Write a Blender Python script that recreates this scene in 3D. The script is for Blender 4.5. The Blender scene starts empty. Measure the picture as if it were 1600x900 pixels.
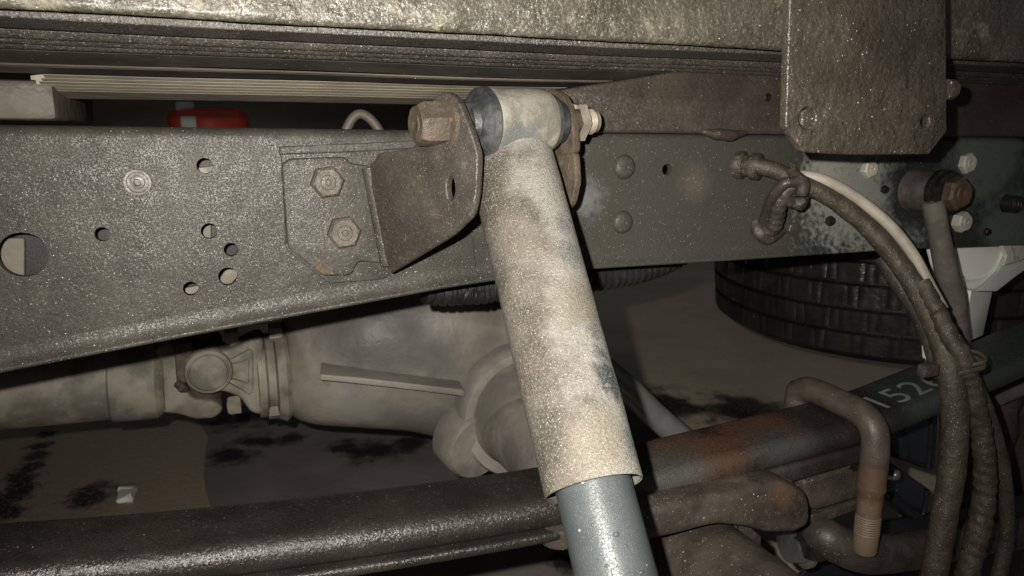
import bpy, bmesh, math, random
from mathutils import Vector as V, Matrix, noise, Quaternion
random.seed(7)
SC = bpy.context.scene
COL = SC.collection
rad = math.radians

# ------------------------------------------------------------------ camera, world, light, exposure
F = 1160.0                       # focal length in photograph pixels (1600 wide)
YAW, PITCH = rad(22), rad(11.69)
CAM = V((0, -.53, 0))            # X runs along the truck, Y across it (inboard +), Z up; rail web at Y=0
FW = V((math.sin(YAW)*math.cos(PITCH), math.cos(YAW)*math.cos(PITCH), -math.sin(PITCH)))
RT = V((math.cos(YAW), -math.sin(YAW), 0))
UP = RT.cross(FW)
cam = bpy.data.cameras.new('camera'); camo = bpy.data.objects.new('camera', cam); COL.objects.link(camo)
camo.matrix_world = Matrix(((RT.x, UP.x, -FW.x, CAM.x), (RT.y, UP.y, -FW.y, CAM.y), (RT.z, UP.z, -FW.z, CAM.z), (0, 0, 0, 1)))
cam.sensor_width = 36; cam.lens = 36*F/1600; cam.clip_start = .01; cam.clip_end = 60
cam.dof.use_dof = True; cam.dof.focus_distance = .52; cam.dof.aperture_fstop = 18
SC.camera = camo
w = bpy.data.worlds.new('World'); SC.world = w; w.use_nodes = True
w.node_tree.nodes['Background'].inputs[0].default_value = (.92, .95, 1, 1)
w.node_tree.nodes['Background'].inputs[1].default_value = .065
def lamp(name, kind, loc, energy, color=(1, 1, 1), size=.01, aim=None):
    l = bpy.data.lights.new(name, kind); o = bpy.data.objects.new(name, l); COL.objects.link(o)
    o.location = loc; l.energy = energy; l.color = color
    if kind == 'AREA': l.size = size
    else: l.shadow_soft_size = size
    if aim is not None: o.rotation_euler = (V(aim)-V(loc)).to_track_quat('-Z', 'Y').to_euler()
    return o
FLASH = CAM + RT*-.026 + UP*.020 + FW*.004
fl = lamp('flash', 'SPOT', FLASH, 32, (1, .945, .85), .0035, FLASH + FW*1 - RT*.02 - UP*.02)      # the telephone's own flash
fl.data.spot_size = rad(100); fl.data.spot_blend = 1
lamp('drum_fill_spot', 'SPOT', (-1.35, 1.5, .40), 3600, (1, .93, .85), .05, (-.78, 2.4, -.06)).data.spot_size = rad(17)  # added spot that brightens only the red drum, no fixture stands there
SC.view_settings.view_transform = 'Standard'; SC.view_settings.look = 'None'
SC.view_settings.exposure = 0; SC.view_settings.gamma = 1
SC.cycles.max_bounces = 6; SC.cycles.sample_clamp_indirect = 4

# ------------------------------------------------------------------ placing
def ray(x, y): return FW + RT*((x-800)/F) - UP*((y-450)/F)
def hit(x, y, p, n): r = ray(x, y); return CAM + r*((V(p)-CAM).dot(n)/r.dot(n))
def onY(x, y, Y): return hit(x, y, (0, Y, 0), V((0, 1, 0)))
def onZ(x, y, Z): return hit(x, y, (0, 0, Z), V((0, 0, 1)))
def at(x, y, d): return CAM + ray(x, y)*d
def dep(p): return (V(p)-CAM).dot(FW)
def mpp(p): return dep(p)/F

# ------------------------------------------------------------------ materials
class G:
    def __init__(s, name):
        s.m = bpy.data.materials.new(name); s.m.use_nodes = True
        s.nt = s.m.node_tree; s.b = s.nt.nodes['Principled BSDF']
        s.co = s.nt.nodes.new('ShaderNodeTexCoord').outputs['Object']
    def n(s, t, ins=None, **props):
        k = s.nt.nodes.new('ShaderNode'+t)
        for a, v in props.items(): setattr(k, a, v)
        for a, v in (ins or {}).items(): s.set(k.inputs[a], v)
        return k
    def set(s, sock, v):
        if hasattr(v, 'is_linked') or hasattr(v, 'links'): s.nt.links.new(v, sock)
        else: sock.default_value = v
    def noise(s, scale, detail=4, rough=.55, dist=0, stretch=None):
        co = s.co
        if stretch: co = s.n('Mapping', {'Vector': s.co, 'Scale': stretch}).outputs[0]
        return s.n('TexNoise', {'Vector': co, 'Scale': scale, 'Detail': detail, 'Roughness': rough, 'Distortion': dist}).outputs['Fac']
    def ramp(s, v, lo, hi, a=0., b=1.):
        return s.n('MapRange', {'Value': v, 'From Min': lo, 'From Max': hi, 'To Min': a, 'To Max': b}, interpolation_type='SMOOTHSTEP').outputs[0]
    def math(s, op, a, b=0.): return s.n('Math', {0: a, 1: b}, operation=op).outputs[0]
    def mix(s, f, a, b):
        k = s.n('Mix', data_type='RGBA'); s.set(k.inputs['Factor'], f); s.set(k.inputs[6], a); s.set(k.inputs[7], b)
        return k.outputs[2]
    def speck(s, scale, density, size):
        v = s.n('TexVoronoi', {'Vector': s.co, 'Scale': scale}, feature='F1')
        rnd = s.n('SeparateColor', {0: v.outputs['Color']}).outputs[0]
        on = s.math('GREATER_THAN', rnd, 1-density)
        return s.math('MULTIPLY', s.ramp(v.outputs['Distance'], size, size*.55), on)
def c4(c): return (c[0], c[1], c[2], 1)
MATS = {}
NEAR = .80
FAR = ('concrete', 'mat_grey', 'tyre_rubber', 'white_paint', 'white_chipped', 'drive_grime', 'diff_grime', 'axle_flare', 'red_paint', 'black_plastic', 'dark_curtain')
def dirty(name, c1, c2, ns=30, rough=(.4, .65), metal=0, dust=None, rust=None, grain=None, specks=None, bumps=((700, .0003),), spots=(), bands=(), spec=.5, coat=0, flake=None, streak=None):
    g = G(name)
    if name not in FAR: c1, c2 = [x*NEAR for x in c1], [x*NEAR for x in c2]
    a = g.noise(ns, 6, .6)
    col = g.mix(g.ramp(a, .38, .64), c4(c1), c4(c2))
    rgh = g.ramp(g.noise(ns*2.3, 4), .3, .7, rough[0], rough[1])
    hs = []
    if dust:                        # (colour, amount, scale)
        c, am, sc = dust; c = c if name in FAR else [x*NEAR for x in c]
        m = g.math('MULTIPLY', g.ramp(g.noise(sc, 8, .68), .74-.5*am, .92-.5*am), .85)
        col = g.mix(m, col, c4(c)); rgh = g.math('ADD', rgh, g.math('MULTIPLY', m, .25))
    if rust:
        c, am, sc = rust
        m = g.ramp(g.noise(sc, 7, .65, .4), .76-.45*am, .86-.45*am)
        c_ = g.mix(g.noise(sc*9, 4), c4([x*.45 for x in c]), c4([min(1, x*1.4) for x in c]))
        col = g.mix(m, col, c_); rgh = g.math('ADD', rgh, g.math('MULTIPLY', m, .3))
    if streak:                      # dried runs: (colour, amount, stretch)
        c, am, st = streak
        col = g.mix(g.ramp(g.noise(1, 5, .6, stretch=st), .52, .72, 0, am), col, c4(c))
    for vec, off, lo, hi, c, amt, nz, op in bands:
        d = g.math('SUBTRACT', g.n('VectorMath', {0: g.co, 1: tuple(vec)}, operation='DOT_PRODUCT').outputs['Value'], off)
        d = g.math('ADD', d, g.math('MULTIPLY', g.math('SUBTRACT', g.noise(nz, 7, .66), .5), amt))
        col = g.mix(g.ramp(d, lo, hi, 0, op), col, c4(c))
    for ctr, r, c, sft, nz in spots:    # a stain or painted-in highlight with a place of its own
        d = g.n('VectorMath', {0: g.co, 1: tuple(ctr)}, operation='DISTANCE').outputs['Value']
        d = g.math('ADD', g.math('DIVIDE', d, r), g.math('MULTIPLY', g.math('SUBTRACT', g.noise(nz, 6, .65), .5), 3.2 if nz >= 150 or name in ('concrete', 'mat_grey') else 1.6))
        col = g.mix(g.ramp(d, 1+sft, 1-sft, 0, .95), col, c4(c))
    if grain:                       # (scale, light colour, amount)
        sc, c, am = grain; c = c if name in FAR else [x*NEAR for x in c]
        m = g.ramp(g.noise(sc, 3, .7), .50, .66, 0, am)
        col = g.mix(m, col, c4(c)); hs.append((m, .0004))
    if specks:                      # pale grit, also painted glints; list of (scale, density, size, colour)
        for sc, de, sz, c in specks:
            m = g.speck(sc, de, sz)
            col = g.mix(m, col, c4(c)); hs.append((m, .0006))
    nrm = None
    for sc, d in bumps:
        k = g.n('Bump', {'Height': g.noise(sc, 3, .6), 'Distance': d, 'Strength': 1.})
        if nrm is not None: g.set(k.inputs['Normal'], nrm)
        nrm = k.outputs[0]
    for h, d in hs:
        k = g.n('Bump', {'Height': h, 'Distance': d, 'Strength': .8})
        if nrm is not None: g.set(k.inputs['Normal'], nrm)
        nrm = k.outputs[0]
    if flake:                       # gritty facets, each turned its own way: (scale, spread)
        sc, spread = flake
        v = g.n('TexVoronoi', {'Vector': g.co, 'Scale': sc}, feature='F1')
        d = g.n('VectorMath', {0: v.outputs['Color'], 1: (.5, .5, .5)}, operation='SUBTRACT').outputs[0]
        d = g.n('VectorMath', {0: d, 'Scale': spread}, operation='SCALE').outputs[0]
        base = nrm if nrm is not None else g.n('NewGeometry').outputs['Normal']
        nrm = g.n('VectorMath', {0: g.n('VectorMath', {0: base, 1: d}, operation='ADD').outputs[0]}, operation='NORMALIZE').outputs[0]
    g.set(g.b.inputs['Base Color'], col); g.set(g.b.inputs['Roughness'], rgh)
    g.b.inputs['Metallic'].default_value = metal; g.b.inputs['Specular IOR Level'].default_value = spec
    g.b.inputs['Coat Weight'].default_value = coat; g.b.inputs['Coat Roughness'].default_value = .25
    if nrm is not None: g.set(g.b.inputs['Normal'], nrm)
    MATS[name] = g.m
    return g.m

SH_T, SH_B = at(800, 254, .497), at(928, 763, .395)        # ends of the shock absorber's dust tube
SH_AX = (SH_B-SH_T).normalized()
SH_SIDE = (RT - SH_AX*RT.dot(SH_AX)).normalized()
SH_C = SH_T.dot(SH_SIDE)
RT0, RB0 = 67*.497/F, 79*.395/F
def shp(x, y):
    """the point of the dust tube's surface that the photo shows at (x, y)"""
    d = .3
    for _ in range(600):
        p = at(x, y, d); h = (p-SH_T).dot(SH_AX)/(SH_B-SH_T).length
        if (p-SH_T-SH_AX*(p-SH_T).dot(SH_AX)).length < RT0+(RB0-RT0)*h: break
        d += .0005
    return p
WSP = (.62, .60, .54)
dirty('rail_paint', (.029, .0280, .0222), (.046, .0440, .035), 26, (.36, .5), 0, dust=((.092, .089, .075), .32, 34), grain=(900, (.10, .098, .083), .45),
      specks=[(300, .035, .15, WSP), (900, .06, .3, WSP)], bumps=((120, .0004), (520, .00022)), spec=.30, flake=(1500, .20), streak=((.020, .0195, .017), .55, (70, 40, 9)),
      bands=[((1, 0, 0), .22, -.09, .12, (.046, .045, .038), .12, 22, .9), ((1, 0, 0), .50, -.03, .03, (.016, .022, .021), .09, 34, .9)],
      spots=[(onY(1330, 300, 0), .050, (.21, .22, .20), .5, 170), (onY(1395, 345, 0), .04, (.19, .20, .185), .5, 180), (onY(1290, 270, 0), .02, (.26, .26, .23), .6, 240), (onY(1425, 305, 0), .036, (.010, .013, .013), .3, 40), (onY(1545, 235, 0), .05, (.085, .10, .09), .4, 60), (onY(1570, 360, 0), .035, (.08, .10, .09), .4, 60),
             (onY(1085, 285, 0), .012, (.085, .075, .056), 1.0, 140), (onY(915, 310, 0), .012, (.12, .125, .125), 1.0, 160)])
dirty('bracket_paint', (.034, .033, .028), (.052, .050, .043), 40, (.36, .5), dust=((.10, .095, .08), .4, 90), grain=(1000, (.11, .106, .09), .5), specks=[(900, .08, .3, WSP)], bumps=((220, .0004), (560, .00025)), spec=.32, flake=(1500, .24),
      spots=[(onY(510, 284, -.011), .0130, (.052, .039, .029), .5, 140), (onY(536, 362, -.011), .0130, (.052, .039, .029), .5, 140), (onY(500, 425, -.011), .006, (.07, .045, .03), .7, 240)])
dirty('brown_grime_shaded', (.045, .038, .032), (.062, .053, .044), 35, (.34, .5), dust=((.12, .10, .08), .3, 70), specks=[(420, .05, .18, (.42, .36, .29)), (1000, .2, .3, (.27, .23, .19))], flake=(1100, .4), bumps=((260, .0004), (1100, .0003)))  # grime brown, deepened in colour for the flange's turn from the flash
dirty('rusty_iron', (.055, .042, .030), (.092, .070, .049), 70, (.5, .75), rust=((.14, .07, .035), .36, 90), dust=((.145, .12, .09), .33, 120), specks=[(900, .1, .3, (.38, .32, .24))], bumps=((300, .0007), (1200, .0004)))
dirty('dull_rust', (.060, .050, .039), (.092, .078, .062), 90, (.4, .6), rust=((.15, .08, .045), .35, 150), grain=(1200, (.20, .175, .14), .5), bumps=((300, .0004),))
dirty('dust_tube', (.066, .056, .044), (.135, .118, .094), 24, (.45, .62), grain=(1100, (.34, .318, .282), .95), specks=[(900, .16, .32, (.55, .52, .46))], flake=(1300, .35),
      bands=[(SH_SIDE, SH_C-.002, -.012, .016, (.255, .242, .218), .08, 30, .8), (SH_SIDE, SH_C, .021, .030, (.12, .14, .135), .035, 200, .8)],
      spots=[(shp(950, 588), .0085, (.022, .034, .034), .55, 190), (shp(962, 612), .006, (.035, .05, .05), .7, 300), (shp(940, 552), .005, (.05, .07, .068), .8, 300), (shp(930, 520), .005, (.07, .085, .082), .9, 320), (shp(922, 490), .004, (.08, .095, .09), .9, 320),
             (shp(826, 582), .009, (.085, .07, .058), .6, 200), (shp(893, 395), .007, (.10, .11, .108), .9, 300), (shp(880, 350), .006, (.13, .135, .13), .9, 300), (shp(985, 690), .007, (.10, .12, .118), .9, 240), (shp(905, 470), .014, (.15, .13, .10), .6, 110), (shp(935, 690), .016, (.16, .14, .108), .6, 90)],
      bumps=((200, .0003), (800, .0006)))
dirty('eye_metal', (.15, .14, .12), (.25, .235, .20), 60, (.35, .55), dust=((.33, .305, .26), .45, 45), grain=(1100, (.42, .39, .33), .3), bumps=((400, .0003),),
      spots=[(at(815, 226, .47), .014, (.085, .092, .088), .3, 60)])
dirty('grey_tube_paint', (.055, .066, .071), (.072, .084, .088), 30, (.28, .4), dust=((.11, .12, .118), .3, 40), grain=(1300, (.12, .13, .13), .3), specks=[(170, .10, .2, (.4, .42, .42))], bumps=((900, .00012),), spec=.6)
dirty('bush_rubber', (.022, .024, .026), (.07, .072, .072), 80, (.35, .6), dust=((.16, .15, .13), .25, 120), bumps=((500, .0003),))
dirty('spring_steel', (.018, .0165, .0145), (.029, .026, .022), 22, (.3, .46), dust=((.034, .028, .023), .32, 30), specks=[(260, .04, .13, (.46, .41, .34)), (800, .05, .3, (.2, .17, .145))], bumps=((300, .0005), (700, .0004)), spec=.5, flake=(1100, .3),
      spots=[(onY(1065, 692, -.06), .04, (.066, .040, .028), .5, 90), (onY(1180, 665, -.05), .035, (.068, .034, .023), .4, 90), (onY(1120, 690, -.07), .028, (.07, .035, .022), .5, 60), (onY(1060, 725, -.088), .035, (.052, .055, .05), .7, 60), (onY(1230, 690, -.088), .03, (.042, .044, .041), .7, 60)],  # the grey spots at the end are highlights painted on the near edge
      bands=[((1, 0, 0), .56, -.01, .01, (.030, .038, .036), .02, 40, .85)])
dirty('cast_grime', (.040, .033, .027), (.072, .060, .048), 30, (.40, .60), dust=((.115, .095, .074), .4, 45), specks=[(260, .12, .2, (.42, .36, .27)), (700, .10, .3, (.38, .33, .26))], bumps=((150, .0009), (900, .0003)),
      spots=[(onY(1228, 772, -.11), .013, (.085, .05, .032), .6, 160)])
dirty('u_bolt_steel', (.055, .045, .035), (.085, .068, .052), 50, (.42, .6), specks=[(500, .08, .25, (.4, .34, .26))], bumps=((500, .0003),), bands=[((0, 0, -1), .274, -.004, .004, (.092, .055, .034), .012, 120, .85), ((0, 0, -1), .305, -.004, .004, (.16, .118, .085), .01, 160, .75)])
dirty('drive_grime', (.105, .098, .078), (.22, .20, .16), 24, (.55, .75), dust=((.30, .275, .225), .3, 22), rust=((.17, .10, .06), .16, 20), bumps=((90, .0008),))
dirty('diff_grime', (.125, .117, .10), (.225, .205, .172), 9, (.5, .7), dust=((.30, .275, .23), .3, 12), rust=((.22, .15, .10), .12, 9), bumps=((70, .001),),
      spots=[(onY(610, 520, .38), .075, (.062, .063, .06), .5, 9), (onY(560, 620, .38), .03, (.19, .19, .17), .6, 15)])
dirty('axle_flare', (.14, .13, .113), (.235, .215, .188), 14, (.5, .7), dust=((.42, .39, .34), .3, 25), bumps=((120, .0008),), spots=[(onY(785, 660, .3), .025, (.05, .05, .048), .4, 60)])
dirty('ring_dust', (.25, .235, .205), (.36, .335, .295), 20, (.5, .7), bumps=((120, .0008),))
dirty('sill_crust', (.062, .056, .043), (.105, .095, .074), 22, (.30, .48), dust=((.30, .27, .20), .42, 34), grain=(420, (.26, .235, .18), .4), specks=[(300, .07, .2, (.62, .56, .44)), (800, .12, .3, (.5, .45, .36))], flake=(900, .28), bumps=((55, .003), (170, .0013), (500, .0005)), spec=.6, coat=.08)
dirty('plate_crust', (.056, .047, .035), (.082, .069, .052), 22, (.3, .46), dust=((.15, .125, .093), .3, 40), specks=[(300, .09, .2, (.60, .52, .40)), (800, .12, .3, (.42, .36, .28))], flake=(900, .28), bumps=((60, .003), (170, .0015), (500, .0005)), spec=.8)
dirty('ledge_grit', (.058, .053, .045), (.085, .077, .066), 26, (.32, .5), specks=[(420, .08, .25, (.5, .48, .45)), (900, .2, .3, (.5, .48, .46))], bumps=((260, .0012), (800, .0007)), spec=.7, flake=(1000, .4))
dirty('ledge_dark', (.050, .045, .038), (.075, .068, .056), 20, (.4, .6), specks=[(300, .06, .2, (.4, .36, .3))], bumps=((260, .0005),))
dirty('deck_beige', (.30, .265, .205), (.42, .375, .295), 7, (.55, .75), bumps=((40, .001),), rust=((.16, .12, .08), .08, 6))
dirty('block_beige', (.085, .075, .057), (.125, .112, .087), 9, (.5, .7), dust=((.19, .17, .13), .3, 20), bumps=((60, .002),))
dirty('subframe_brown', (.040, .032, .026), (.055, .044, .035), 24, (.40, .58), specks=[(320, .06, .18, (.42, .35, .27)), (900, .08, .3, (.3, .25, .2))], bumps=((200, .0006),), flake=(900, .3))
dirty('hose_mud', (.043, .036, .024), (.068, .057, .039), 60, (.42, .65), specks=[(340, .12, .18, (.50, .43, .30)), (700, .14, .3, (.38, .33, .23))], bumps=((220, .0010), (800, .0005)))
dirty('hose_rubber', (.034, .030, .025), (.060, .050, .039), 60, (.42, .6), specks=[(400, .14, .22, (.42, .37, .28))], bumps=((250, .0006),))
dirty('cream_cable', (.34, .30, .245), (.45, .405, .335), 40, (.5, .65), bumps=((500, .0003),), bands=[((-1, 0, 0), -.445, -.01, .012, (.06, .05, .04), .02, 70, .95)])
dirty('fitting_mud', (.038, .033, .027), (.066, .056, .044), 90, (.45, .7), specks=[(500, .15, .25, (.4, .35, .27))], bumps=((240, .0012),))
dirty('white_paint', (.62, .64, .60), (.70, .71, .67), 14, (.32, .45), rust=((.06, .04, .03), .04, 60), dust=((.42, .40, .33), .16, 18), bumps=((300, .0001),))
dirty('white_chipped', (.52, .50, .42), (.62, .60, .50), 40, (.4, .6), rust=((.05, .035, .028), .42, 70), bumps=((250, .0008),))
dirty('tyre_rubber', (.017, .016, .016), (.028, .025, .0235), 18, (.26, .46), dust=((.048, .039, .033), .35, 20), specks=[(120, .05, .14, (.4, .38, .35))], bumps=((120, .0008),), spec=.55)
dirty('black_plastic', (.010, .011, .015), (.014, .015, .020), 20, (.22, .36), specks=[(260, .04, .2, (.2, .2, .22))], bumps=((90, .0004),))
dirty('conduit_black', (.012, .0125, .013), (.02, .0205, .0205), 40, (.30, .5), bumps=((400, .0003),))
dirty('zinc_pale', (.40, .385, .32), (.52, .50, .42), 70, (.4, .6), dust=((.28, .25, .19), .4, 110), bumps=((500, .0003),))
dirty('nut_dust', (.20, .175, .14), (.29, .255, .205), 70, (.45, .65), dust=((.15, .125, .09), .4, 110), bumps=((500, .0003),))
dirty('bright_steel', (.45, .45, .44), (.6, .6, .58), 60, (.22, .4), .9, bumps=((500, .0002),))
dirty('orange_rust', (.068, .039, .027), (.105, .060, .039), 90, (.55, .8), dust=((.08, .05, .035), .4, 120), bumps=((400, .0008),))
dirty('link_rod', (.11, .10, .083), (.165, .15, .125), 40, (.4, .6), dust=((.22, .20, .165), .3, 60), bumps=((300, .0004),))
dirty('boss_brown', (.055, .046, .040), (.085, .074, .066), 60, (.4, .6), specks=[(500, .08, .24, (.4, .35, .3))], bumps=((300, .0005),))
dirty('wet_grease', (.010, .009, .008), (.022, .019, .016), 80, (.18, .35), bumps=((200, .0018),))
dirty('silver_tube', (.30, .30, .29), (.40, .40, .39), 20, (.3, .45), .5, bumps=((200, .0002),))
dirty('red_paint', (.55, .05, .025), (.62, .07, .03), 8, (.3, .4), bumps=((60, .0002),))
dirty('white_print', (.17, .18, .175), (.23, .24, .23), 60, (.5, .6), dust=((.06, .066, .06), .36, 160), bumps=((900, .0001),))
dirty('dark_curtain', (.026, .017, .013), (.040, .027, .020), 18, (.6, .8), specks=[(260, .08, .2, (.25, .2, .14))], bumps=((120, .0015),))
dirty('dark_web', (.010, .0095, .009), (.016, .015, .014), 10, (.5, .7))
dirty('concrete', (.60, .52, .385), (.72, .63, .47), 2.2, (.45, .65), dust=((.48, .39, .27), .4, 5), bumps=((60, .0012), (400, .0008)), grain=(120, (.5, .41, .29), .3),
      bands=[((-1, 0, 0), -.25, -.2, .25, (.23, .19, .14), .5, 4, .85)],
      spots=[(onZ(x, y, -.65), r, (.022, .020, .022), .55, n) for x, y, r, n in [(1065, 637, .05, 22), (1150, 645, .04, 22), (1010, 640, .10, 14), (140, 772, .045, 26), (1160, 640, .10, 14), (985, 625, .11, 14)]+[(90-9*k, 645+17*k, .017+.002*k, 30) for k in range(10)]])
dirty('mat_grey', (.155, .145, .132), (.20, .188, .172), 6, (.5, .7), dust=((.24, .21, .17), .3, 9), bumps=((80, .0008),), spots=[(onZ(x, y, -.644), r*.75, (.012, .012, .014), .6, n*2) for x, y, r, n in ((375, 655, .07, 10), (365, 712, .06, 12), (400, 690, .05, 12), (455, 686, .035, 14), (540, 698, .05, 12), (590, 705, .07, 10), (640, 695, .05, 12), (880, 880, .03, 20))])

# ------------------------------------------------------------------ scene graph helpers
def tag(o, label=None, cat=None, group=None, kind=None):
    for k, v in (('label', label), ('category', cat), ('group', group), ('kind', kind)):
        if v: o[k] = v
    return o
def thing(name, label, cat, loc, group=None):
    o = bpy.data.objects.new(name, None); COL.objects.link(o); o.location = loc; o.empty_display_size = .02
    return tag(o, label, cat, group)
def wm(o):
    m = o.matrix_basis.copy()
    while o.parent: m = o.parent.matrix_basis @ o.matrix_parent_inverse @ m if False else (o.parent.matrix_basis @ o.matrix_parent_inverse) @ m; o = o.parent
    return m
def adopt(o, parent):
    if parent is not None:
        o.parent = parent; o.matrix_parent_inverse = wm(parent).inverted()
    return o
def ob(name, me, mat, parent=None, label=None, cat=None, kind=None, group=None, angle=40):
    if isinstance(me, tuple): 
        v, f = me; me = bpy.data.meshes.new(name); me.from_pydata([tuple(x) for x in v], [], f); me.update()
        bm = bmesh.new(); bm.from_mesh(me); bmesh.ops.recalc_face_normals(bm, faces=bm.faces); bm.to_mesh(me); bm.free()
    if not me.materials: me.materials.append(MATS[mat] if isinstance(mat, str) else mat)
    if angle:
        me.shade_smooth(); me.set_sharp_from_angle(angle=rad(angle))
    o = bpy.data.objects.new(name, me); COL.objects.link(o); adopt(o, parent)
    return tag(o, label, cat, group, kind)

# ------------------------------------------------------------------ shape helpers: each returns (verts, faces)
def merge(*ms):
    vs, fs = [], []
    for v, f in ms:
        k = len(vs); vs += [V(x) for x in v]; fs += [tuple(i+k for i in q) for q in f]
    return vs, fs
def catmull(P, n):
    P = [V(p) for p in P]; out = []
    E = [P[0]*2-P[1]] + P + [P[-1]*2-P[-2]]
    for i in range(len(P)-1):
        a, b, c, d = E[i:i+4]
        for k in range(n):
            t = k/n
            out.append(.5*((2*b)+(c-a)*t+(2*a-5*b+4*c-d)*t*t+(3*b-a-3*c+d)*t**3))
    out.append(P[-1]); return out
def lerps(R, n):
    out = []
    for i in range(len(R)-1): out += [R[i]+(R[i+1]-R[i])*k/n for k in range(n)]
    return out+[R[-1]]
def frames(P):
    T = [(P[min(i+1, len(P)-1)]-P[max(i-1, 0)]).normalized() for i in range(len(P))]
    a = T[0].cross(V((.13, .3, 1))).normalized(); A = []
    for t in T:
        a = (a - t*a.dot(t)).normalized(); A.append((a, t.cross(a)))
    return T, A
def tube(P, R, seg=16, n=8, lump=0, lscale=150, fn=None, smooth=True):
    if not hasattr(R, '__len__'): R = [R]*len(P)
    if smooth and len(P) > 2: P, R = catmull(P, n), lerps(R, n)
    P = [V(p) for p in P]
    T, A = frames(P); vs = []; fs = []; s = 0
    for i, p in enumerate(P):
        if i: s += (P[i]-P[i-1]).length
        for k in range(seg):
            th = 2*math.pi*k/seg; d = A[i][0]*math.cos(th)+A[i][1]*math.sin(th)
            r = R[i]
            if fn: r *= fn(s, th)
            if lump: r += lump*noise.noise((p+d*r)*lscale)
            vs.append(p+d*r)
    for i in range(len(P)-1):
        for k in range(seg):
            a, b = i*seg+k, i*seg+(k+1) % seg
            fs.append((a, b, b+seg, a+seg))
    fs.append(tuple(range(seg))[::-1]); fs.append(tuple((len(P)-1)*seg+k for k in range(seg)))
    return vs, fs
def basis(ax):
    ax = V(ax).normalized(); a = ax.cross(V((0, 0, 1)) if abs(ax.z) < .9 else V((1, 0, 0))).normalized()
    return ax, a, ax.cross(a)
def lathe(o, ax, prof, seg=32, rot=0, fn=None, caps=True):
    """prof: (height along ax, radius)"""
    ax, a, b = basis(ax); o = V(o); vs = []; fs = []
    for j, (h, r) in enumerate(prof):
        for k in range(seg):
            th = 2*math.pi*k/seg+rot
            rr = r*(fn(j, th) if fn else 1)
            vs.append(o+ax*h+a*(rr*math.cos(th))+b*(rr*math.sin(th)))
    for j in range(len(prof)-1):
        for k in range(seg):
            p, q = j*seg+k, j*seg+(k+1) % seg
            fs.append((p, q, q+seg, p+seg))
    if caps: fs.append(tuple(range(seg))[::-1]); fs.append(tuple((len(prof)-1)*seg+k for k in range(seg)))
    return vs, fs
def hexbolt(o, ax, R, h, rot=0, recess=.0):
    """hex head, R across-corner radius, chamfered top with a dished centre"""
    v, f = lathe(o, ax, [(0, R), (h*.8, R), (h, R*.86)], 6, rot, caps=False)
    top = lathe(V(o)+V(ax).normalized()*h, ax, [(-.0005, R*.80), (.0002, R*.76), (.0002, R*.46), (.0009, R*.42), (.0010, R*.2), (.0004, R*.14)], 24)
    # bridge: hex rim to disc
    f.append(tuple(12+k for k in range(6)))
    up = [(V(x)+V(ax).normalized()*.0003) for x in top[0]]
    return merge((v, f), (up, top[1]))
def roundpoly(P, r, n=4):
    out = []; N = len(P)
    for i in range(N):
        a, b, c = V(P[i-1]).to_2d(), V(P[i]).to_2d(), V(P[(i+1) % N]).to_2d()
        rr = r[i] if hasattr(r, '__len__') else r
        u, w_ = (a-b), (c-b); d = min(rr, u.length*.45, w_.length*.45)
        if d < 1e-6: out.append(b); continue
        p, q = b+u.normalized()*d, b+w_.normalized()*d
        for k in range(n+1):
            t = k/n; out.append(p*(1-t)**2+b*2*t*(1-t)+q*t*t)
    return out
def plate2(outline, holes, th, bevel, o, ex, ey):
    """flat plate with real holes: outline and holes in metres in (ex, ey); front face on o, body behind it along -(ex x ey)"""
    cu = bpy.data.curves.new('c', 'CURVE'); cu.dimensions = '2D'; cu.fill_mode = 'BOTH'
    for loop in [outline]+list(holes):
        sp = cu.splines.new('POLY'); sp.points.add(len(loop)-1); sp.use_cyclic_u = True
        for p, q in zip(sp.points, loop): p.co = (q[0], q[1], 0, 1)
    cu.extrude = max(th/2-bevel, 1e-5); cu.bevel_depth = bevel; cu.bevel_resolution = 2; cu.offset = -bevel
    t = bpy.data.objects.new('c', cu); COL.objects.link(t)
    dg = bpy.context.evaluated_depsgraph_get(); me = bpy.data.meshes.new_from_object(t.evaluated_get(dg))
    bpy.data.objects.remove(t); bpy.data.curves.remove(cu)
    ex, ey = V(ex), V(ey); ez = ex.cross(ey).normalized()
    vs = [V(o)+ex*v.co.x+ey*v.co.y+ez*(v.co.z-th/2) for v in me.vertices]; fs = [tuple(p.vertices) for p in me.polygons]
    bpy.data.meshes.remove(me)
    bm = bmesh.new(); bv = [bm.verts.new(v) for v in vs]
    for q in fs:
        try: bm.faces.new([bv[i] for i in q])
        except ValueError: pass
    bmesh.ops.remove_doubles(bm, verts=bm.verts, dist=1e-6)
    bm.verts.index_update()
    r = ([v.co.copy() for v in bm.verts], [tuple(v.index for v in f.verts) for f in bm.faces]); bm.free()
    return r
def circ(cx, cy, r, n=28): return [(cx+r*math.cos(2*math.pi*k/n), cy+r*math.sin(2*math.pi*k/n)) for k in range(n)]
def plate(px, p0, nrm, th, holes=(), bevel=.0008, r=.002):
    """plate whose front face lies in the plane (p0, nrm toward the viewer); outline and holes read as photo points lying on that plane"""
    nrm = V(nrm).normalized(); ey = (V((0, 0, 1))-nrm*nrm.z).normalized(); ex = ey.cross(nrm)
    def q(x, y): d = hit(x, y, p0, nrm)-V(p0); return (d.dot(ex), d.dot(ey))
    o = roundpoly([q(*p) for p in px], r)
    hs = []
    for x, y, rp in holes:
        c = hit(x, y, p0, nrm); d = c-V(p0); hs.append(circ(d.dot(ex), d.dot(ey), rp*mpp(c)))
    return plate2(o, hs, th, bevel, p0, ex, ey)
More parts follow.
